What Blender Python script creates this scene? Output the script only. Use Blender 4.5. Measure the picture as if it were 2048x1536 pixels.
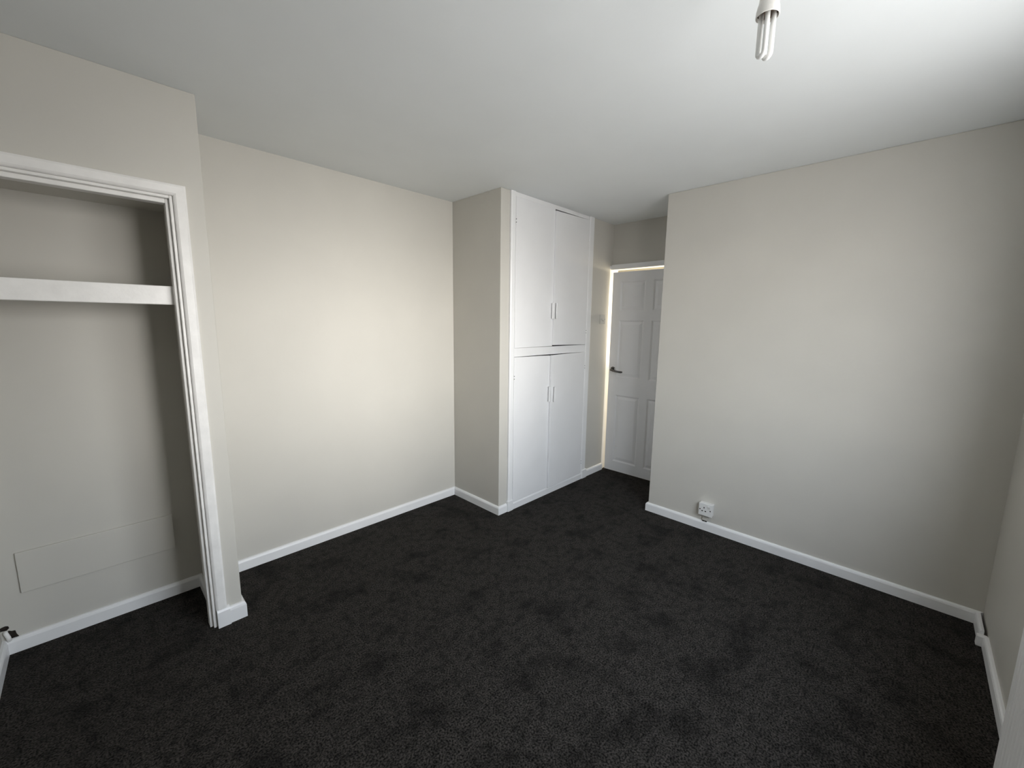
import bpy, bmesh, math, random
from mathutils import Matrix, Vector

# ------------------------------------------------------------------ clear
for o in list(bpy.data.objects):
    bpy.data.objects.remove(o, do_unlink=True)
scene = bpy.context.scene
C = scene.collection
random.seed(7)

# ------------------------------------------------------------------ camera
CAM = Vector((0.0168, 0.0152, 1.479))
RT = Vector((0.6988511, -0.71515741, 0.01253072))
UP = Vector((0.09782736, 0.11292176, 0.98877626))
FW = Vector((0.70854565, 0.68978153, -0.14887746))
cd = bpy.data.cameras.new('camera')
cam = bpy.data.objects.new('camera', cd)
C.objects.link(cam)
M3 = Matrix((RT, UP, -FW)).transposed()
cam.matrix_world = Matrix.Translation(CAM) @ M3.to_4x4()
cd.sensor_width = 36.0
cd.lens = 824.04 / 2048 * 36.0
cd.clip_start = 0.02
scene.camera = cam

# ------------------------------------------------------------------ world (daylight outside) and exposure
SKY_STRENGTH = 13.3
w = bpy.data.worlds.new('daylight')
scene.world = w
w.use_nodes = True
nt = w.node_tree
nt.nodes.clear()
out = nt.nodes.new('ShaderNodeOutputWorld')
bg = nt.nodes.new('ShaderNodeBackground')
tc = nt.nodes.new('ShaderNodeTexCoord')
sp = nt.nodes.new('ShaderNodeSeparateXYZ')
mr = nt.nodes.new('ShaderNodeMapRange')
mr.inputs['From Min'].default_value = -1
mr.inputs['From Max'].default_value = 1
rp = nt.nodes.new('ShaderNodeValToRGB')
nt.links.new(tc.outputs['Generated'], sp.inputs[0])
nt.links.new(sp.outputs['Z'], mr.inputs[0])
nt.links.new(mr.outputs[0], rp.inputs[0])
nt.links.new(rp.outputs[0], bg.inputs[0])
nt.links.new(bg.outputs[0], out.inputs[0])
cr = rp.color_ramp
cr.elements[0].position = 0.0
cr.elements[0].color = (0.45, 0.45, 0.45, 1)      # sunlit ground
cr.elements[1].position = 1.0
cr.elements[1].color = (0.66, 0.77, 0.95, 1)      # zenith
for pos, col in ((0.47, (0.62, 0.61, 0.60, 1)), (0.51, (1.0, 0.985, 0.96, 1)), (0.62, (0.88, 0.94, 1.0, 1))):
    e = cr.elements.new(pos)
    e.color = col
bg.inputs[1].default_value = SKY_STRENGTH

vs = scene.view_settings
vs.view_transform = 'Standard'
vs.look = 'None'
vs.gamma = 1
vs.use_curve_mapping = False
vs.exposure = 0.0

# ------------------------------------------------------------------ room numbers (metres, camera stands near x=0, y=0)
H = 2.4
T = 0.016           # skirting thickness
SK = 0.066          # skirting height
Y1 = 2.731          # long wall
Y2 = 2.184          # cupboard front
Y3 = 2.281          # wardrobe recess front
Y4 = -0.381         # window wall
XL = -1.25          # wall behind the wardrobe recess side
XB = 2.1125         # side of the cupboard stack
XR = 3.025          # right wall
YR = 1.403          # its far corner
XD = 3.609          # door wall
X3 = 0.427          # corner of the wardrobe recess
XC0, XC1 = 2.202, 3.258
WX0, WX1, WZ0, WZ1 = 0.56, 2.08, 0.86, 2.16   # window opening
G = 0.10            # wall thickness

# window portal: tells the renderer where the daylight comes in
pl = bpy.data.lights.new('window_portal', 'AREA')
pl.shape = 'RECTANGLE'
pl.size = WX1 - WX0
pl.size_y = WZ1 - WZ0
pl.cycles.is_portal = True
po = bpy.data.objects.new('window_portal', pl)
C.objects.link(po)
po.location = ((WX0 + WX1) / 2, Y4 - G - 0.02, (WZ0 + WZ1) / 2)
po.rotation_euler = (math.radians(90), 0, 0)      # -Z of the lamp points to +Y, into the room

# low sun lamp outside the window, added and widened for the soft wall patch
sl = bpy.data.lights.new('added_soft_sun', 'SUN')
sl.energy = 3.9
sl.angle = math.radians(34)
sl.color = (1.0, 0.955, 0.90)
so_ = bpy.data.objects.new('added_soft_sun', sl)
C.objects.link(so_)
so_.location = (1.4, -4.0, 2.5)
sun_dir = Vector((0.025, 1.0, -0.095)).normalized()
so_.rotation_euler = sun_dir.to_track_quat('-Z', 'Y').to_euler()

# daylight of the landing behind the door
hl = bpy.data.lights.new('landing_daylight', 'AREA')
hl.shape = 'RECTANGLE'
hl.size = 0.9
hl.size_y = 1.0
hl.energy = 60
hl.color = (1.0, 0.86, 0.62)
ho = bpy.data.objects.new('landing_daylight', hl)
C.objects.link(ho)
ho.location = (4.85, 1.75, 1.45)
ho.rotation_euler = (math.radians(90), 0, math.radians(90))   # faces -X


# ------------------------------------------------------------------ materials
def mat(name, col, rough=0.6, spec=0.5, noise=0.0, nscale=8.0, bump=0.0, bscale=60.0, metal=0.0, detail=4.0, coat=0.0):
    m = bpy.data.materials.new(name)
    m.use_nodes = True
    t = m.node_tree
    b = t.nodes['Principled BSDF']
    b.inputs['Roughness'].default_value = rough
    b.inputs['Specular IOR Level'].default_value = spec
    b.inputs['Metallic'].default_value = metal
    b.inputs['Coat Weight'].default_value = coat
    co = t.nodes.new('ShaderNodeTexCoord')
    n = t.nodes.new('ShaderNodeTexNoise')
    n.inputs['Scale'].default_value = nscale
    n.inputs['Detail'].default_value = detail
    t.links.new(co.outputs['Object'], n.inputs['Vector'])
    r = t.nodes.new('ShaderNodeValToRGB')
    r.color_ramp.elements[0].position = 0.3
    r.color_ramp.elements[1].position = 0.7
    r.color_ramp.elements[0].color = tuple(c * (1 - noise) for c in col) + (1,)
    r.color_ramp.elements[1].color = tuple(min(1, c * (1 + noise)) for c in col) + (1,)
    t.links.new(n.outputs['Fac'], r.inputs[0])
    t.links.new(r.outputs[0], b.inputs['Base Color'])
    if bump > 0:
        n2 = t.nodes.new('ShaderNodeTexNoise')
        n2.inputs['Scale'].default_value = bscale
        n2.inputs['Detail'].default_value = 6
        t.links.new(co.outputs['Object'], n2.inputs['Vector'])
        bp = t.nodes.new('ShaderNodeBump')
        bp.inputs['Strength'].default_value = bump
        bp.inputs['Distance'].default_value = 0.004
        t.links.new(n2.outputs['Fac'], bp.inputs['Height'])
        t.links.new(bp.outputs[0], b.inputs['Normal'])
    return m


M_WALL = mat('wall_paint', (0.60, 0.58, 0.53), 0.5, 0.3, 0.02, 3.0, 0.10, 25.0)
M_CEIL = mat('ceiling_paint', (0.84, 0.865, 0.865), 0.7, 0.3, 0.015, 2.5, 0.08, 20.0)
M_GLOSS = mat('white_gloss_paint', (0.87, 0.87, 0.87), 0.32, 0.5, 0.02, 6.0, 0.12, 30.0)
M_DOOR = mat('white_satin_paint', (0.86, 0.86, 0.865), 0.42, 0.5, 0.015, 5.0, 0.06, 40.0)
M_WORN = mat('worn_white_paint', (0.87, 0.855, 0.83), 0.38, 0.5, 0.05, 14.0, 0.35, 22.0)
M_PLASTIC = mat('white_plastic', (0.78, 0.78, 0.76), 0.3, 0.5, 0.01)
M_CREAM = mat('aged_cream_plastic', (0.62, 0.60, 0.55), 0.35, 0.5, 0.01)
M_DARK = mat('dark_void', (0.012, 0.011, 0.010), 0.9, 0.1, 0.3, 40)  # near black, stands for the shade in gaps and holes
M_METAL = mat('dark_chrome', (0.16, 0.155, 0.15), 0.22, 0.5, 0.05, 10, metal=1.0)
M_TUBE = mat('lamp_glass', (0.88, 0.88, 0.86), 0.12, 0.6, 0.005)
M_CUPB = mat('lamp_ceramic', (0.80, 0.78, 0.74), 0.35, 0.5, 0.02)
M_BROWN = mat('brown_plastic_and_rim_shade', (0.10, 0.06, 0.035), 0.5, 0.4, 0.1, 20)
M_PLUG = mat('broken_plaster', (0.03, 0.024, 0.02), 0.95, 0.1, 0.5, 60, 0.6, 80)


def carpet_material():
    m = bpy.data.materials.new('charcoal_carpet')
    m.use_nodes = True
    t = m.node_tree
    b = t.nodes['Principled BSDF']
    b.inputs['Roughness'].default_value = 0.95
    b.inputs['Specular IOR Level'].default_value = 0.03
    b.inputs['Sheen Weight'].default_value = 0.03
    b.inputs['Sheen Roughness'].default_value = 0.5
    co = t.nodes.new('ShaderNodeTexCoord')

    def noise(scale, detail, lo, hi, f0=0.3, f1=0.7):
        n = t.nodes.new('ShaderNodeTexNoise')
        n.inputs['Scale'].default_value = scale
        n.inputs['Detail'].default_value = detail
        t.links.new(co.outputs['Object'], n.inputs['Vector'])
        q = t.nodes.new('ShaderNodeMapRange')
        q.inputs['From Min'].default_value = f0
        q.inputs['From Max'].default_value = f1
        q.inputs['To Min'].default_value = lo
        q.inputs['To Max'].default_value = hi
        t.links.new(n.outputs['Fac'], q.inputs[0])
        return n, q
    n1, fine = noise(150, 3, 0.2, 2.3, 0.36, 0.68)
    n2, patch = noise(5.5, 5, 0.55, 1.12, 0.32, 0.50)
    n3, blot = noise(26, 4, 0.6, 1.15, 0.32, 0.55)
    mu = t.nodes.new('ShaderNodeMath'); mu.operation = 'MULTIPLY'
    mu2 = t.nodes.new('ShaderNodeMath'); mu2.operation = 'MULTIPLY'
    t.links.new(fine.outputs[0], mu.inputs[0]); t.links.new(patch.outputs[0], mu.inputs[1])
    t.links.new(mu.outputs[0], mu2.inputs[0]); t.links.new(blot.outputs[0], mu2.inputs[1])
    mx = t.nodes.new('ShaderNodeMix'); mx.data_type = 'RGBA'; mx.blend_type = 'MULTIPLY'
    mx.inputs['Factor'].default_value = 1.0
    mx.inputs[6].default_value = (0.0222, 0.0198, 0.0172, 1)
    t.links.new(mu2.outputs[0], mx.inputs[7])
    t.links.new(mx.outputs[2], b.inputs['Base Color'])
    bp = t.nodes.new('ShaderNodeBump')
    bp.inputs['Strength'].default_value = 1.0
    bp.inputs['Distance'].default_value = 0.006
    t.links.new(n1.outputs['Fac'], bp.inputs['Height'])
    t.links.new(bp.outputs[0], b.inputs['Normal'])
    return m


M_CARPET = carpet_material()


def glass_material():
    m = bpy.data.materials.new('window_glass')
    m.use_nodes = True
    t = m.node_tree
    t.nodes.clear()
    o = t.nodes.new('ShaderNodeOutputMaterial')
    a = t.nodes.new('ShaderNodeBsdfTransparent')
    g = t.nodes.new('ShaderNodeBsdfGlossy')
    g.inputs['Roughness'].default_value = 0.02
    x = t.nodes.new('ShaderNodeMixShader')
    x.inputs[0].default_value = 0.06
    t.links.new(a.outputs[0], x.inputs[1]); t.links.new(g.outputs[0], x.inputs[2])
    t.links.new(x.outputs[0], o.inputs[0])
    return m


M_GLASS = glass_material()


# ------------------------------------------------------------------ mesh helpers
def add_box(bm, x0, x1, y0, y1, z0, z1, mtx=None):
    vv = [Vector((x, y, z)) for z in (z0, z1) for y in (y0, y1) for x in (x0, x1)]
    if mtx:
        vv = [mtx @ q for q in vv]
    v = [bm.verts.new(q) for q in vv]
    for f in ((0, 2, 3, 1), (4, 5, 7, 6), (0, 1, 5, 4), (2, 6, 7, 3), (0, 4, 6, 2), (1, 3, 7, 5)):
        bm.faces.new([v[i] for i in f])


def add_prism(bm, profile, fn0, fn1):
    a = [bm.verts.new(fn0(p)) for p in profile]
    b = [bm.verts.new(fn1(p)) for p in profile]
    n = len(profile)
    for i in range(n):
        j = (i + 1) % n
        bm.faces.new((a[i], a[j], b[j], b[i]))
    bm.faces.new(a)
    bm.faces.new(list(reversed(b)))


def add_tube(bm, pts, rad, seg=12, cap=True):
    rings = []
    n = len(pts)
    pts = [Vector(p) for p in pts]
    prev = None
    for i, p in enumerate(pts):
        d = (pts[min(i + 1, n - 1)] - pts[max(i - 1, 0)]).normalized()
        if prev is None:
            ref = Vector((0, 0, 1)) if abs(d.z) < 0.9 else Vector((1, 0, 0))
            u = d.cross(ref).normalized()
        else:
            u = (prev - d * prev.dot(d)).normalized()
        prev = u
        vv = d.cross(u)
        r = rad[i] if isinstance(rad, (list, tuple)) else rad
        rings.append([bm.verts.new(p + (u * math.cos(k * 2 * math.pi / seg) + vv * math.sin(k * 2 * math.pi / seg)) * r) for k in range(seg)])
    for a, b in zip(rings, rings[1:]):
        for k in range(seg):
            j = (k + 1) % seg
            bm.faces.new((a[k], a[j], b[j], b[k]))
    if cap:
        bm.faces.new(list(reversed(rings[0])))
        bm.faces.new(rings[-1])


def add_lathe(bm, prof, cx, cy, seg=32):
    rings = []
    for r, z in prof:
        rings.append([bm.verts.new((cx + r * math.cos(k * 2 * math.pi / seg), cy + r * math.sin(k * 2 * math.pi / seg), z)) for k in range(seg)])
    for a, b in zip(rings, rings[1:]):
        for k in range(seg):
            j = (k + 1) % seg
            bm.faces.new((a[k], a[j], b[j], b[k]))
    bm.faces.new(rings[0])
    bm.faces.new(rings[-1])


def obj(name, bm, m, parent=None, bevel=0.0, smooth=False, segs=2):
    bmesh.ops.recalc_face_normals(bm, faces=bm.faces)
    me = bpy.data.meshes.new(name)
    bm.to_mesh(me)
    bm.free()
    me.materials.append(m)
    o = bpy.data.objects.new(name, me)
    C.objects.link(o)
    if smooth:
        for p in me.polygons:
            p.use_smooth = True
    if bevel > 0:
        b = o.modifiers.new('bevel', 'BEVEL')
        b.width = bevel
        b.segments = segs
        b.limit_method = 'ANGLE'
        b.angle_limit = math.radians(40)
        if hasattr(b, 'harden_normals'):
            b.harden_normals = False
    if parent:
        o.parent = parent
        o.matrix_parent_inverse = parent.matrix_world.inverted()
    return o


def boxes(name, lst, m, parent=None, bevel=0.0, mtx=None):
    bm = bmesh.new()
    for b in lst:
        add_box(bm, *b, mtx=mtx)
    return obj(name, bm, m, parent, bevel)


def empty(name, loc=(0, 0, 0), rz=0.0, parent=None):
    o = bpy.data.objects.new(name, None)
    C.objects.link(o)
    o.empty_display_size = 0.05
    o.matrix_world = Matrix.Translation(loc) @ Matrix.Rotation(rz, 4, 'Z')
    if parent:
        o.parent = parent
        o.matrix_parent_inverse = parent.matrix_world.inverted()
    bpy.context.view_layer.update()
    return o


def tag(o, label, cat, group=None):
    o['label'] = label
    o['category'] = cat
    if group:
        o['group'] = group
    return o


def struct(o, label=None):
    o['kind'] = 'structure'
    if label:
        o['label'] = label
    return o


# ------------------------------------------------------------------ the shell
HX = 5.0     # landing end
struct(boxes('floor', [(XL - G, HX, Y4 - G, 3.7, -0.10, 0.0)], M_CARPET), 'charcoal speckled carpet covering the whole floor')
struct(boxes('ceiling', [(XL - G, HX, Y4 - G, 3.7, H, H + 0.12)], M_CEIL), 'plain white painted ceiling')
struct(boxes('wall_back', [(XL, XD, Y1, Y1 + G, 0, H)], M_WALL), 'long cream wall between wardrobe recess and cupboard')
struct(boxes('wall_left', [(XL - G, XL, Y4, Y1, 0, H)], M_WALL), 'cream wall to the left of the camera')
# window wall with its opening
struct(boxes('wall_window', [
    (XL, WX0, Y4 - G, Y4, 0, H), (WX1, XR, Y4 - G, Y4, 0, H),
    (WX0, WX1, Y4 - G, Y4, 0, WZ0), (WX0, WX1, Y4 - G, Y4, WZ1, H)], M_WALL), 'dim cream wall at the right edge behind the radiator')
struct(boxes('wall_right', [(XR, XR + G, Y4 - G, YR, 0, H)], M_WALL, bevel=0.004), 'cream wall on the right with the power socket')
struct(boxes('wall_return', [(XR + G, XD + G, YR - G, YR, 0, H)], M_WALL), 'short hidden wall beside the door')
bm = bmesh.new()
add_prism(bm, [(XB, Y1), (XB, Y2), (XC0, Y2), (XC0, Y2 + 0.05), (XB + 0.07, Y2 + 0.05), (XB + 0.07, Y1)],
          lambda q: Vector((q[0], q[1], 0)), lambda q: Vector((q[0], q[1], H)))
struct(obj('wall_cupboard_side', bm, M_WALL, None, 0.003), 'cream side of the built-in cupboard box')
bm = bmesh.new()
add_prism(bm, [(XC1, 0), (3.565, 0), (3.565, 2.021), (XD + G, 2.021), (XD + G, H), (XC1, H)],
          lambda q: Vector((q[0], Y2, q[1])), lambda q: Vector((q[0], Y2 + 0.08, q[1])))
struct(obj('wall_alcove', bm, M_WALL), 'narrow cream wall strip between cupboard and door')
struct(boxes('wall_door', [(XD, XD + G, YR, Y2, 2.028, H)], M_WALL), 'dim cream wall above the door')
struct(boxes('wall_landing_end', [(HX - 0.02, HX, 0.0, 3.7, 0, H)], M_WALL), 'far wall of the landing behind the door')
struct(boxes('wall_landing_side', [(XD + G, HX - 0.02, 3.6, 3.7, 0, H), (XD + G, HX - 0.02, 0.0, 0.1, 0, H),
                                   (XD, XD + G, Y2 + 0.08, 3.7, 0, H), (XD, XD + G, 0.0, YR - G, 0, H)], M_WALL),
       'side walls of the landing behind the door')

# wardrobe recess
OX0, OX1, OZ = -0.392, 0.318, 1.972      # structural opening
bm = bmesh.new()
add_prism(bm, [(XL, 0), (OX0, 0), (OX0, OZ), (OX1, OZ), (OX1, 0), (X3, 0), (X3, H), (XL, H)],
          lambda q: Vector((q[0], Y3, q[1])), lambda q: Vector((q[0], Y3 + 0.07, q[1])))
struct(obj('wall_recess_front', bm, M_WALL, None, 0.003), 'cream wall around the open wardrobe recess')
struct(boxes('wall_recess_side', [(0.335, X3, Y3 + 0.07, Y1, 0, H)], M_WALL), 'inner right side of the wardrobe recess')
struct(boxes('wall_recess_inner', [(-0.46, -0.376, Y3 + 0.07, Y1, 0, H)], M_WALL), 'inner left side of the wardrobe recess')
struct(boxes('ceiling_recess', [(-0.376, 0.335, Y3 + 0.07, Y1, 1.988, 2.04)], M_WALL), 'low ceiling inside the wardrobe recess')

# ------------------------------------------------------------------ skirting boards
PROF = [(0, 0), (T, 0), (T, SK - 0.014), (T - 0.003, SK - 0.006), (T - 0.008, SK - 0.001), (0, SK)]


def skirting(name, p0, p1, n, m0=0, m1=0, h=SK, off=0.0, label=None, parent=None):
    p0 = Vector((p0[0], p0[1], 0)); p1 = Vector((p1[0], p1[1], 0)); n = Vector((n[0], n[1], 0))
    d = (p1 - p0).normalized()
    bm = bmesh.new()
    add_prism(bm, PROF, lambda q: p0 + n * (q[0] + off) - d * (m0 * q[0]) + Vector((0, 0, q[1] * h / SK)),
              lambda q: p1 + n * (q[0] + off) + d * (m1 * q[0]) + Vector((0, 0, q[1] * h / SK)))
    o = obj(name, bm, M_GLOSS, parent)
    struct(o, label)
    return o


skirting('baseboard_back', (X3, Y1), (XB, Y1), (0, -1), 0, -1, label='white skirting along the long cream wall')
skirting('baseboard_cupboard_side', (XB, Y1), (XB, Y2), (-1, 0), -1, 1, label='white skirting on the side of the cupboard box')
skirting('baseboard_cupboard_front', (XB, Y2), (XC0, Y2), (0, -1), 1, 0, label='short white skirting left of the cupboard')
skirting('baseboard_alcove', (XC1 + 0.008, Y2), (3.562, Y2), (0, -1), 0, 0, label='short white skirting between cupboard and door')
skirting('baseboard_right', (XR, YR), (XR, Y4), (-1, 0), 1, -1, label='white skirting along the right wall')
skirting('baseboard_return', (XD, YR), (XR, YR), (0, 1), 0, 1, label='white skirting on the hidden return wall')
skirting('baseboard_recess_back', (-0.376, Y1), (0.335, Y1), (0, -1), -1, -1, label='white skirting at the back of the wardrobe recess')
skirting('baseboard_recess_left', (-0.376, Y3 + 0.07), (-0.376, Y1), (1, 0), 0, -1, label='white skirting on the left inside of the recess')
skirting('baseboard_recess_right', (0.335, Y1), (0.335, Y3 + 0.075), (-1, 0), -1, 0, label='white skirting on the right inside of the recess')
skirting('baseboard_recess_corner', (0.372, Y3), (X3, Y3), (0, -1), 0, 1, h=0.082, label='white skirting stub on the corner of the recess wall')
skirting('baseboard_recess_return', (X3, Y3), (X3, Y1), (1, 0), 1, -1, h=0.082, label='white skirting on the return of the recess wall')
# window wall: a loose thick piece in the corner with a gap behind, then a thinner run
skirting('baseboard_window', (2.80, Y4), (XL, Y4), (0, 1), 0, 0, h=0.060, label='white skirting under the window')
skirting('baseboard_window_corner', (XR - T, Y4), (2.83, Y4), (0, 1), 0, 0, h=0.068, off=0.012, label='loose white skirting piece in the dark right corner')
struct(boxes('trim_1', [(2.80, 2.83, Y4, Y4 + 0.036, 0, 0.05)], M_GLOSS, bevel=0.003), 'small white block joining two skirting pieces')

# ------------------------------------------------------------------ window (beside the camera, lights the room)
win = struct(empty('window_1', (WX0, Y4, WZ0)), 'white framed window beside the camera')
fw_ = 0.055
for nm, b in (('frame_jamb', (WX0, WX0 + fw_, Y4 - 0.085, Y4 - 0.03, WZ0, WZ1)), ('frame_jamb', (WX1 - fw_, WX1, Y4 - 0.085, Y4 - 0.03, WZ0, WZ1)),
              ('frame_head', (WX0 + fw_, WX1 - fw_, Y4 - 0.085, Y4 - 0.03, WZ1 - fw_, WZ1)),
              ('frame_sill', (WX0 + fw_, WX1 - fw_, Y4 - 0.085, Y4 - 0.03, WZ0, WZ0 + fw_)),
              ('mullion', ((WX0 + WX1) / 2 - 0.03, (WX0 + WX1) / 2 + 0.03, Y4 - 0.085, Y4 - 0.03, WZ0 + fw_, WZ1 - fw_))):
    boxes(nm, [b], M_GLOSS, win, 0.004)
mid = (WX0 + WX1) / 2
for a, b in ((WX0 + fw_, mid - 0.03), (mid + 0.03, WX1 - fw_)):
    boxes('pane', [(a, b, Y4 - 0.060, Y4 - 0.056, WZ0 + fw_, WZ1 - fw_)], M_GLASS, win)
boxes('window_board', [(WX0, WX1, Y4 - 0.03, Y4 + 0.05, WZ0 - 0.022, WZ0)], M_GLOSS, win, 0.006)

# ------------------------------------------------------------------ wardrobe recess opening: casing
trim = struct(empty('trim_2', (0, Y3, 0)), 'white painted casing with beads around the wardrobe recess')
AX0, AX1, AZ0, AZ1 = 0.328, 0.363, 1.998, 2.021
# architrave profile (u across from opening outward, v proud of the wall)
ARCH = [(0.0, 0.0), (0.0, 0.010), (0.004, 0.014), (0.010, 0.017), (0.036, 0.018), (0.044, 0.015), (0.045, 0.0)]
IN = 0.318     # inner edge of the architrave, right jamb; head inner edge
INZ = 1.976
LX = -0.392


def casing_leg(xin, sgn, z0):
    bm = bmesh.new()
    add_prism(bm, ARCH, lambda q: Vector((xin + sgn * q[0], Y3 - q[1], z0)),
              lambda q: Vector((xin + sgn * q[0], Y3 - q[1], INZ + q[0])))
    return obj('architrave', bm, M_WORN, trim)


casing_leg(IN, 1, 0.092)
casing_leg(LX, -1, 0.0)
bm = bmesh.new()
add_prism(bm, ARCH, lambda q: Vector((LX - q[0], Y3 - q[1], INZ + q[0])), lambda q: Vector((IN + q[0], Y3 - q[1], INZ + q[0])))
obj('architrave_head', bm, M_WORN, trim)
# lining with a planted bead, set back
for nm, b in (('lining', (IN - 0.012, IN, Y3 - 0.003, Y3 + 0.078, 0.0, INZ)), ('lining', (LX, LX + 0.012, Y3 - 0.003, Y3 + 0.078, 0.0, INZ)),
              ('lining_head', (LX + 0.012, IN - 0.012, Y3 - 0.003, Y3 + 0.078, INZ - 0.012, INZ)),
              ('stop_bead', (IN - 0.024, IN - 0.012, Y3 + 0.016, Y3 + 0.060, 0.0, INZ - 0.012)),
              ('stop_bead', (LX + 0.012, LX + 0.024, Y3 + 0.016, Y3 + 0.060, 0.0, INZ - 0.012)),
              ('stop_bead_head', (LX + 0.024, IN - 0.024, Y3 + 0.016, Y3 + 0.060, INZ - 0.030, INZ - 0.012))):
    boxes(nm, [b], M_WORN, trim, 0.003)
# plinth block under the right architrave
bm = bmesh.new()
add_prism(bm, [(0, 0), (0.022, 0), (0.022, 0.080), (0.018, 0.088), (0.010, 0.093), (0, 0.093)],
          lambda q: Vector((IN + 0.003, Y3 - q[0], q[1])), lambda q: Vector((0.373, Y3 - q[0], q[1])))
obj('plinth_block', bm, M_GLOSS, trim)

# shelf in the recess
sh = tag(empty('wardrobe_shelf', (0, 2.36, 1.53)), 'worn white painted shelf spanning the open wardrobe recess', 'shelf')
boxes('board', [(-0.375, 0.333, 2.362, Y1 - 0.001, 1.585, 1.612)], M_WORN, sh, 0.002)
boxes('front_rail', [(-0.375, 0.333, 2.342, 2.362, 1.534, 1.613)], M_WORN, sh, 0.003)
boxes('bearer', [(0.313, 0.333, 2.363, Y1 - 0.001, 1.545, 1.584)], M_WORN, sh)
boxes('bearer', [(-0.375, -0.356, 2.363, Y1 - 0.001, 1.545, 1.584)], M_WORN, sh)
# flush cover board low on the back of the recess
cv = tag(boxes('cover_panel', [(-0.300, 0.236, Y1 - 0.010, Y1 - 0.0002, 0.264, 0.452)], M_WALL, None, 0.002),
         'long cream cover panel painted over on the back of the wardrobe recess', 'panel')

# broken plaster and a pipe stub in the bottom corner of the recess
def ragged(name, cx, cz, pts, parent):
    bm = bmesh.new()
    f = [bm.verts.new((cx + x, Y1 - 0.0012, cz + z)) for x, z in pts]
    b = [bm.verts.new((cx + x * 0.8, Y1 - 0.0002, cz + z * 0.8)) for x, z in pts]
    bm.faces.new(f)
    for i in range(len(f)):
        j = (i + 1) % len(f)
        bm.faces.new((f[i], f[j], b[j], b[i]))
    return obj(name, bm, M_PLUG, parent)


ps = tag(empty('pipe_stub', (-0.366, Y1 - 0.03, 0.0)), 'short pale pipe stub beside broken plaster in the bottom corner of the recess', 'pipe')
bm = bmesh.new()
add_tube(bm, [(-0.3540, Y1 - 0.010, 0.062), (-0.3560, Y1 - 0.010, 0.080), (-0.361, Y1 - 0.008, 0.098), (-0.3640, Y1 - 0.001, 0.106)], 0.0075, 12)
obj('pipe', bm, M_WORN, ps, smooth=True)
ragged('plaster_hole', -0.362, 0.120, [(-0.022, -0.012), (-0.010, -0.008), (0.004, -0.010), (0.012, -0.002), (0.010, 0.008), (0.002, 0.012), (-0.010, 0.010), (-0.022, 0.002)], ps)
ragged('plaster_hole', -0.347, 0.087, [(-0.012, -0.022), (0.006, -0.020), (0.020, -0.022), (0.014, -0.004), (0.012, 0.012), (0.002, 0.014), (-0.006, 0.020), (-0.012, 0.010)], ps)

# ------------------------------------------------------------------ built-in cupboard
cup = tag(empty('built_in_cupboard', ((XC0 + XC1) / 2, Y2, 0)), 'tall white built-in cupboard with four flush doors beside the bedroom door', 'cupboard')
FP = 0.012     # frame stands proud of the wall
yf = Y2 - FP


def stile(x0, x1):
    bm = bmesh.new()
    pr = [(0, 0), (0, FP + 0.02), (x1 - x0, FP + 0.02), (x1 - x0, 0), (x1 - x0 - 0.010, -0.0045), (0.010, -0.0045)]
    add_prism(bm, pr, lambda q: Vector((x0 + q[0], yf + q[1], 0.0)), lambda q: Vector((x0 + q[0], yf + q[1], H - 0.0005)))
    return obj('stile', bm, M_GLOSS, cup, 0.0015)


stile(XC0, XC0 + 0.050)
stile(XC1 - 0.075, XC1)
SX0, SX1 = XC0 + 0.050, XC1 - 0.075
boxes('top_rail', [(SX0, SX1, yf + 0.004, Y2 + 0.02, 2.368, H - 0.0005)], M_GLOSS, cup, 0.002)
boxes('middle_rail', [(SX0, SX1, yf + 0.004, Y2 + 0.02, 1.217, 1.283)], M_GLOSS, cup, 0.002)
# plinth: skirting profile across the foot, with blocks under the stiles
bm = bmesh.new()
pf = [(-0.03, 0), (T, 0), (T, 0.046), (T - 0.004, 0.054), (T - 0.010, 0.058), (-0.03, 0.058)]
add_prism(bm, pf, lambda q: Vector((XC0 + 0.046, Y2 - q[0] - 0.003, q[1])), lambda q: Vector((XC1 - 0.066, Y2 - q[0] - 0.003, q[1])))
obj('plinth', bm, M_GLOSS, cup)
for a, b in ((XC0 - 0.012, XC0 + 0.046), (XC1 - 0.066, XC1 + 0.008)):
    boxes('plinth_block', [(a, b, Y2 - 0.027, Y2 - 0.0005, 0, 0.086)], M_GLOSS, cup, 0.004)
# carcass behind the doors, coloured near black to stand for its inner shade
boxes('carcass', [(XC0, XC0 + 0.015, Y2 + 0.051, Y1 - 0.012, 0.0, H - 0.001), (XC1 - 0.015, XC1, Y2 + 0.021, Y1 - 0.012, 0.0, H - 0.001),
                  (XC0, XC1, Y1 - 0.012, Y1 - 0.001, 0.0, H - 0.001)], M_DARK, cup)

DT = 0.018


def cup_door(hx, x1, z0, z1, ang, yset, top=0.0, bot=0.0):
    """a flush leaf from the hinge side hx to the meeting edge x1, swung by ang degrees out of the frame;
    top and bot: how much the worn leaf falls short at its meeting edge"""
    e = empty('cupboard_door', (hx, yset, (z0 + z1) / 2), 0.0, cup)
    s = 1 if x1 > hx else -1
    L = abs(x1 - hx)
    mx = Matrix.Translation((hx, yset, (z0 + z1) / 2)) @ Matrix.Rotation(math.radians(-ang * s), 4, 'Z')
    h = (z1 - z0) / 2
    bm = bmesh.new()
    a, b = (0, L) if s > 0 else (-L, 0)
    add_box(bm, a, b, 0, DT, -h, h)
    for q in bm.verts:
        if abs(abs(q.co.x) - L) < 1e-6:
            q.co.z += -top if q.co.z > 0 else bot
    bmesh.ops.transform(bm, matrix=mx, verts=bm.verts)
    obj('leaf', bm, M_DOOR, e, 0.0025)
    return e, mx, s, L, h


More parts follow.
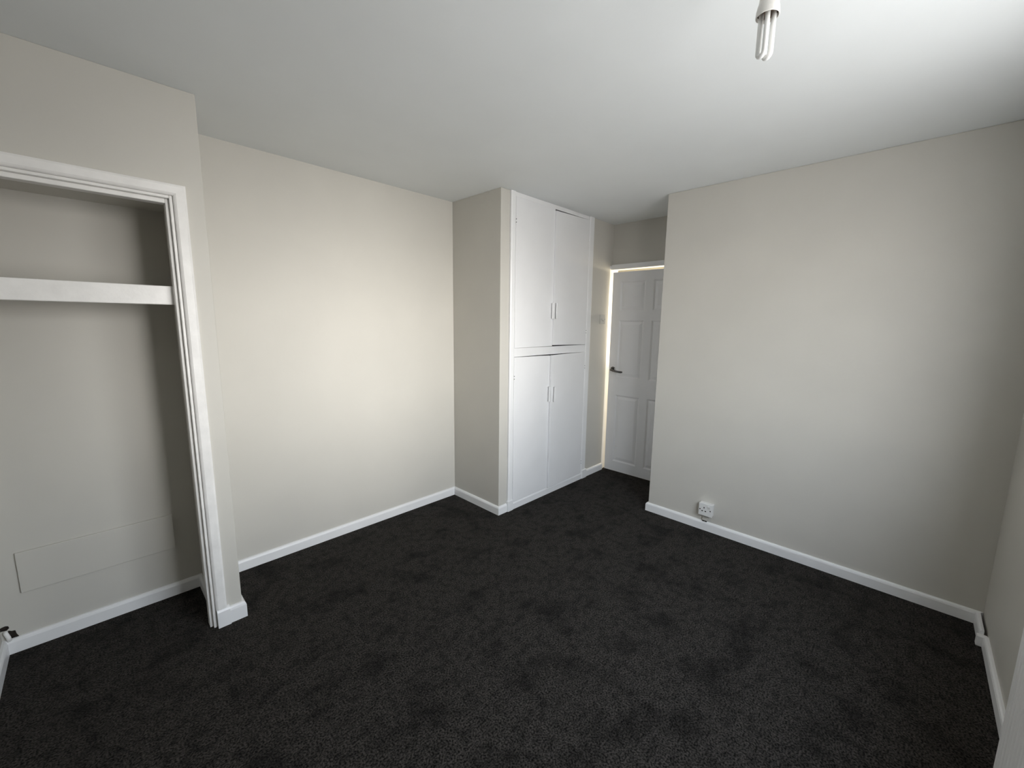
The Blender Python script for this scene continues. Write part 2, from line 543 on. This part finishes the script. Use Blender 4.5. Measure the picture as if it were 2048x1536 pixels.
def handle(e, mx, u, zc, zo):
    """little painted pull: a raised bar with a finger lip"""
    bm = bmesh.new()
    L = 0.125
    z = zc - zo
    pr = [(-0.008, 0), (-0.008, -0.003), (0.003, -0.004), (0.003, -0.014), (-0.009, -0.018), (-0.010, -0.023), (-0.006, -0.026), (0.007, -0.026), (0.010, -0.022), (0.010, 0)]
    add_prism(bm, pr, lambda q: mx @ Vector((u + q[0], q[1], z - L / 2)), lambda q: mx @ Vector((u + q[0], q[1], z + L / 2)))
    obj('handle', bm, M_GLOSS, e, 0.0012)


def hinge(e, mx, u, zc, zo, gap=True):
    bm = bmesh.new()
    z = zc - zo
    for k in (-0.022, 0.0, 0.022):
        add_tube(bm, [mx @ Vector((u, -0.001, z + k - 0.0085)), mx @ Vector((u, -0.001, z + k + 0.0085))], 0.0042, 8)
    obj('hinge', bm, M_GLOSS, e)
    if gap:
        bm = bmesh.new()
        add_tube(bm, [mx @ Vector((u, 0.0, z - 0.024)), mx @ Vector((u, 0.0, z + 0.024))], 0.0036, 8)
        obj('hinge_pin', bm, M_DARK, e)


YD = yf - 0.0035
# upper pair: the right leaf has dropped and stands a little ajar
XU, XW = 2.700, 2.684
e, mx, s_, L, h = cup_door(SX0 + 0.0005, XU, 1.284, 2.3675, 0.0, YD, 0.0, 0.002)
zo = (1.284 + 2.3675) / 2
handle(e, mx, 2.672 - SX0, 1.572, zo); hinge(e, mx, 0.000, 2.20, zo); hinge(e, mx, 0.0, 1.42, zo, False)
e, mx, s_, L, h = cup_door(SX1 - 0.0005, XU - 0.007, 1.2850, 2.3660, 1.9, YD, 0.016, 0.009)
zo = (1.2850 + 2.3660) / 2
handle(e, mx, -L + 0.010, 1.574, zo); hinge(e, mx, 0.0, 1.40, zo); hinge(e, mx, 0.0, 2.22, zo, False)
# lower pair: again the right leaf is the proud one
e, mx, s_, L, h = cup_door(SX0 + 0.0005, XW, 0.059, 1.2155, 0.0, YD, 0.007, 0.0)
zo = (0.059 + 1.2155) / 2
handle(e, mx, 2.655 - SX0, 0.888, zo); hinge(e, mx, 0.000, 1.06, zo); hinge(e, mx, 0.0, 0.20, zo, False)
e, mx, s_, L, h = cup_door(SX1 - 0.0005, XW - 0.008, 0.061, 1.2165, 2.3, YD, 0.005, 0.003)
zo = (0.061 + 1.2165) / 2
handle(e, mx, -L + 0.026, 0.885, zo); hinge(e, mx, 0.0, 1.08, zo); hinge(e, mx, 0.0, 0.17, zo)

# ------------------------------------------------------------------ bedroom door, ajar, and its frame
tr3 = struct(empty('trim_3', (XD, Y2, 0)), 'white door frame lit warm from the landing behind')
boxes('jamb', [(3.566, XD + G + 0.01, Y2, Y2 + 0.03, 0, 2.02)], M_GLOSS, tr3, 0.002)
boxes('jamb', [(XD + 0.001, XD + G + 0.01, YR - 0.0, YR + 0.014, 0, 1.99)], M_GLOSS, tr3, 0.002)
boxes('head', [(XD - 0.004, XD + G + 0.01, YR + 0.001, Y2 - 0.0005, 1.990, 2.027)], M_GLOSS, tr3, 0.002)
boxes('architrave_head', [(XD - 0.018, XD - 0.004, YR + 0.001, Y2 - 0.0005, 1.984, 2.030)], M_GLOSS, tr3, 0.003)

LW = 0.735
AJ = math.radians(1.2)
HZ0, HZ1 = 0.012, 1.957
door = struct(empty('door_1', (3.601, YR + 0.018, 0)), 'white six panel door standing ajar with warm light around it')
DM = Matrix.Translation((3.601, YR + 0.018, 0)) @ Matrix.Rotation(AJ, 4, 'Z')
# leaf lies along +Y from the hinge, front face at x=0, thickness to +x
TH = 0.036
PY = [(0.087, 0.325), (0.400, 0.650)]                       # panel columns, measured from the hinge
PZ = [(0.112, 0.785), (0.958, 1.508), (1.598, 1.870)]
D = 0.009


def slab(nm, y0, y1, z0, z1, x0=0.0, x1=TH, bev=0.0):
    bm = bmesh.new()
    add_box(bm, x0, x1, y0, y1, z0, z1, mtx=DM)
    return obj(nm, bm, M_DOOR, door, bev)


slab('core', 0.02, LW - 0.02, HZ0 + 0.02, HZ1 - 0.02, D, TH - D)
# stiles and rails
for a, b in ((0.0, PY[0][0]), (PY[0][1], PY[1][0]), (PY[1][1], LW)):
    slab('stile', a, b, HZ0, HZ1)
zz = [HZ0, PZ[0][0], PZ[0][1], PZ[1][0], PZ[1][1], PZ[2][0], PZ[2][1], HZ1]
for a, b in PY:
    for k in range(0, 8, 2):
        slab('rail', a, b, zz[k], zz[k + 1])
for (a, b) in PY:
    for (c, d2) in PZ:
        bm = bmesh.new()
        # ovolo slope from the frame down to the core, then a raised field
        rings = []
        for inset, x in ((0.0, 0.0005), (0.005, 0.003), (0.012, 0.0085), (0.018, 0.0088), (0.040, 0.0035), (0.043, 0.0030)):
            rings.append([bm.verts.new(DM @ Vector((x, yy, zq))) for yy, zq in ((a + inset, c + inset), (b - inset, c + inset), (b - inset, d2 - inset), (a + inset, d2 - inset))])
        for r0, r1 in zip(rings, rings[1:]):
            for k in range(4):
                j = (k + 1) % 4
                bm.faces.new((r0[k], r0[j], r1[j], r1[k]))
        bm.faces.new(rings[-1])
        obj('panel', bm, M_DOOR, door)
# lever handle
hd = empty('door_handle', tuple(DM @ Vector((0, LW - 0.045, 1.03))), 0.0, door)
bm = bmesh.new()
add_tube(bm, [DM @ Vector((0.0, LW - 0.045, 1.034)), DM @ Vector((-0.006, LW - 0.045, 1.034)), DM @ Vector((-0.009, LW - 0.045, 1.034))], [0.025, 0.025, 0.021], 24)
obj('rose', bm, M_METAL, hd, smooth=False)
bm = bmesh.new()
add_tube(bm, [DM @ Vector(q) for q in ((-0.006, LW - 0.045, 1.034), (-0.035, LW - 0.045, 1.032), (-0.048, LW - 0.050, 1.030), (-0.054, LW - 0.066, 1.028),
                                       (-0.054, LW - 0.10, 1.022), (-0.052, LW - 0.135, 1.018), (-0.045, LW - 0.155, 1.017), (-0.036, LW - 0.162, 1.017))],
         [0.010, 0.010, 0.0105, 0.0105, 0.0100, 0.0100, 0.0100, 0.008], 14)
obj('lever', bm, M_METAL, hd, smooth=True)
bm = bmesh.new()
add_box(bm, 0.004, TH - 0.004, LW - 0.0005, LW + 0.0012, 0.96, 1.10, mtx=DM)
obj('latch_plate', bm, M_METAL, door)

# ------------------------------------------------------------------ light switch on the alcove wall
sw = tag(empty('light_switch', (3.463, Y2, 1.515)), 'white light switch on the narrow wall between cupboard and door', 'switch')
boxes('plate', [(3.422, 3.508, Y2 - 0.010, Y2 - 0.0003, 1.472, 1.558)], M_CREAM, sw, 0.003)
bm = bmesh.new()
add_prism(bm, [(-0.009, 1.498), (-0.016, 1.502), (-0.010, 1.532), (-0.009, 1.532)], lambda q: Vector((3.452, Y2 + q[0], q[1])), lambda q: Vector((3.478, Y2 + q[0], q[1])))
obj('rocker', bm, M_CREAM, sw)
for xx in (3.432, 3.498):
    bm = bmesh.new()
    add_tube(bm, [(xx, Y2 - 0.0095, 1.515), (xx, Y2 - 0.0108, 1.515)], 0.003, 10)
    obj('screw', bm, M_METAL, sw)

# ------------------------------------------------------------------ power socket low on the right wall
so = tag(empty('power_socket', (XR, 0.957, 0.165)), 'white surface mounted power socket low on the right wall', 'socket')
SY0, SY1, SZ0, SZ1, SD = 0.910, 1.003, 0.122, 0.213, 0.046
boxes('back_box', [(XR - SD + 0.010, XR - 0.0003, SY0 + 0.002, SY1 - 0.002, SZ0 + 0.002, SZ1 - 0.002)], M_PLASTIC, so, 0.003)
boxes('face_plate', [(XR - SD, XR - SD + 0.010, SY0, SY1, SZ0, SZ1)], M_PLASTIC, so, 0.003)
xf = XR - SD


def pin(nm, yc, zc, dy, dz, m, pr=0.0008):
    boxes(nm, [(xf - pr, xf + 0.002, yc - dy, yc + dy, zc - dz, zc + dz)], m, so)


cyy = 0.966     # centre of the pin holes (left of middle), rocker to the right of it
pin('pin_hole', cyy, 0.182, 0.0032, 0.0050, M_DARK)
pin('pin_hole', cyy + 0.011, 0.157, 0.0050, 0.0034, M_DARK)
pin('pin_hole', cyy - 0.011, 0.157, 0.0050, 0.0034, M_DARK)
for yy in (SY0 + 0.013, SY1 - 0.010):
    bm = bmesh.new()
    add_tube(bm, [(xf + 0.002, yy, 0.167), (xf - 0.0008, yy, 0.167)], 0.0042, 10)
    obj('screw', bm, M_METAL, so)
bm = bmesh.new()
add_prism(bm, [(0.002, 0.178), (-0.001, 0.178), (-0.007, 0.198), (0.002, 0.200)], lambda q: Vector((xf + q[0], 0.925, q[1])), lambda q: Vector((xf + q[0], 0.941, q[1])))
obj('rocker', bm, M_PLASTIC, so)
cn = tag(empty('cable_conduit', (XR, 0.966, SK)), 'short cream cable conduit running from the power socket down to the skirting', 'conduit')
boxes('channel', [(XR - 0.015, XR - 0.0003, 0.951, 0.983, SK + 0.007, SZ0 + 0.001)], M_WALL, cn, 0.003)
for yy in (0.958, 0.976):
    boxes('cable_end', [(XR - 0.013, XR - 0.002, yy - 0.006, yy + 0.006, SK - 0.001, SK + 0.0075)], M_PLUG, cn)

# ------------------------------------------------------------------ radiator end under the window (right edge of the picture)
RX1, RYF = 1.672, -0.274
ra = tag(empty('radiator', (1.2, Y4, 0.15)), 'white panel radiator end at the lower right edge against the window wall', 'radiator')
RX0 = 0.75
RZ0, RZ1 = 0.15, 0.76
bm = bmesh.new()
n = 30
prof = []
for i in range(n):
    a = RX0 + 0.03 + (RX1 - RX0 - 0.06) * i / n
    w_ = (RX1 - RX0 - 0.06) / n
    prof += [(a, 0.004), (a + w_ * 0.25, 0.0), (a + w_ * 0.75, 0.0), (a + w_ * 0.9, 0.004)]
prof = [(RX0, 0.0), (RX0 + 0.028, 0.0)] + prof + [(RX1 - 0.028, 0.0), (RX1, 0.0), (RX1, 0.02), (RX0, 0.02)]
add_prism(bm, prof, lambda q: Vector((q[0], RYF - q[1], RZ0)), lambda q: Vector((q[0], RYF - q[1], RZ1)))
obj('front_panel', bm, M_DOOR, ra)
boxes('back_panel', [(RX0, RX1, RYF - 0.075, RYF - 0.060, RZ0, RZ1)], M_DOOR, ra, 0.004)
boxes('end_cap', [(RX1 - 0.003, RX1, RYF - 0.062, RYF - 0.018, RZ0 + 0.01, RZ1)], M_DOOR, ra, 0.001)
boxes('end_cap', [(RX0, RX0 + 0.003, RYF - 0.062, RYF - 0.018, RZ0 + 0.01, RZ1)], M_DOOR, ra, 0.001)
boxes('top_grille', [(RX0 + 0.004 + 0.03 * i, RX0 + 0.022 + 0.03 * i, RYF - 0.060, RYF - 0.020, RZ1 - 0.006, RZ1 - 0.002) for i in range(30)], M_DOOR, ra)
for xx in (RX0 + 0.12, RX1 - 0.12):
    boxes('bracket', [(xx, xx + 0.03, Y4 + 0.0002, RYF - 0.074, RZ0 + 0.05, RZ1 - 0.08)], M_DOOR, ra)
bm = bmesh.new()
add_tube(bm, [(RX0 - 0.03, RYF - 0.04, 0.001), (RX0 - 0.03, RYF - 0.04, 0.17), (RX0 - 0.02, RYF - 0.04, 0.182), (RX0 + 0.004, RYF - 0.04, 0.184)], 0.0075, 12)
obj('pipe', bm, M_GLOSS, ra, smooth=True)

# ------------------------------------------------------------------ pendant with an energy saving stick bulb
LX_, LY_ = 1.210, 0.352
pn = tag(empty('pendant_lamp', (LX_, LY_, H)), 'bare stick bulb in a white pendant holder hanging from the ceiling', 'lamp')
bm = bmesh.new()
add_lathe(bm, [(0.045, H - 0.0005), (0.045, H - 0.010), (0.036, H - 0.022), (0.012, H - 0.028), (0.006, H - 0.034)], LX_, LY_, 32)
obj('ceiling_rose', bm, M_PLASTIC, pn, smooth=True)
bm = bmesh.new()
add_tube(bm, [(LX_, LY_, H - 0.03), (LX_, LY_, 2.288)], 0.0035, 10)
obj('flex', bm, M_PLASTIC, pn, smooth=True)
bm = bmesh.new()
add_lathe(bm, [(0.006, 2.296), (0.013, 2.290), (0.016, 2.276), (0.019, 2.262), (0.019, 2.243), (0.014, 2.240)], LX_, LY_, 32)
obj('lamp_holder', bm, M_BROWN, pn, smooth=False)
bulb = empty('bulb', (LX_, LY_, 2.20), 0.0, pn)
bm = bmesh.new()
add_lathe(bm, [(0.013, 2.256), (0.0175, 2.252), (0.0190, 2.242), (0.0200, 2.228), (0.0225, 2.220), (0.0245, 2.210), (0.0250, 2.198), (0.0240, 2.1965), (0.0230, 2.1970), (0.0225, 2.207), (0.008, 2.208)], LX_, LY_, 40)
obj('bulb_base', bm, M_CUPB, bulb, smooth=False, bevel=0.001)
bm = bmesh.new()
add_lathe(bm, [(0.0228, 2.2075), (0.0228, 2.2055), (0.005, 2.2055), (0.005, 2.2075)], LX_, LY_, 32)
obj('bulb_seat', bm, M_BROWN, bulb)  # brown inside of the base, darkened for the shadow under its rim
rz = math.radians(61)
zb = 2.106
for k in (-1, 1):
    bm = bmesh.new()
    pts = []
    a = 0.0092
    for z in (2.206, 2.17, 2.14, zb + a + 0.006):
        pts.append((-a, z))
    for i in range(1, 8):
        t_ = math.pi * i / 8
        pts.append((-a * math.cos(t_), zb + 0.006 + a - a * math.sin(t_)))
    for z in (zb + a + 0.006, 2.14, 2.17, 2.206):
        pts.append((a, z))
    P = []
    for u, z in pts:
        x, y = u, k * 0.0092
        P.append((LX_ + x * math.cos(rz) - y * math.sin(rz), LY_ + x * math.sin(rz) + y * math.cos(rz), z))
    add_tube(bm, P, 0.0056, 14)
    obj('tube', bm, M_TUBE, bulb, smooth=True)
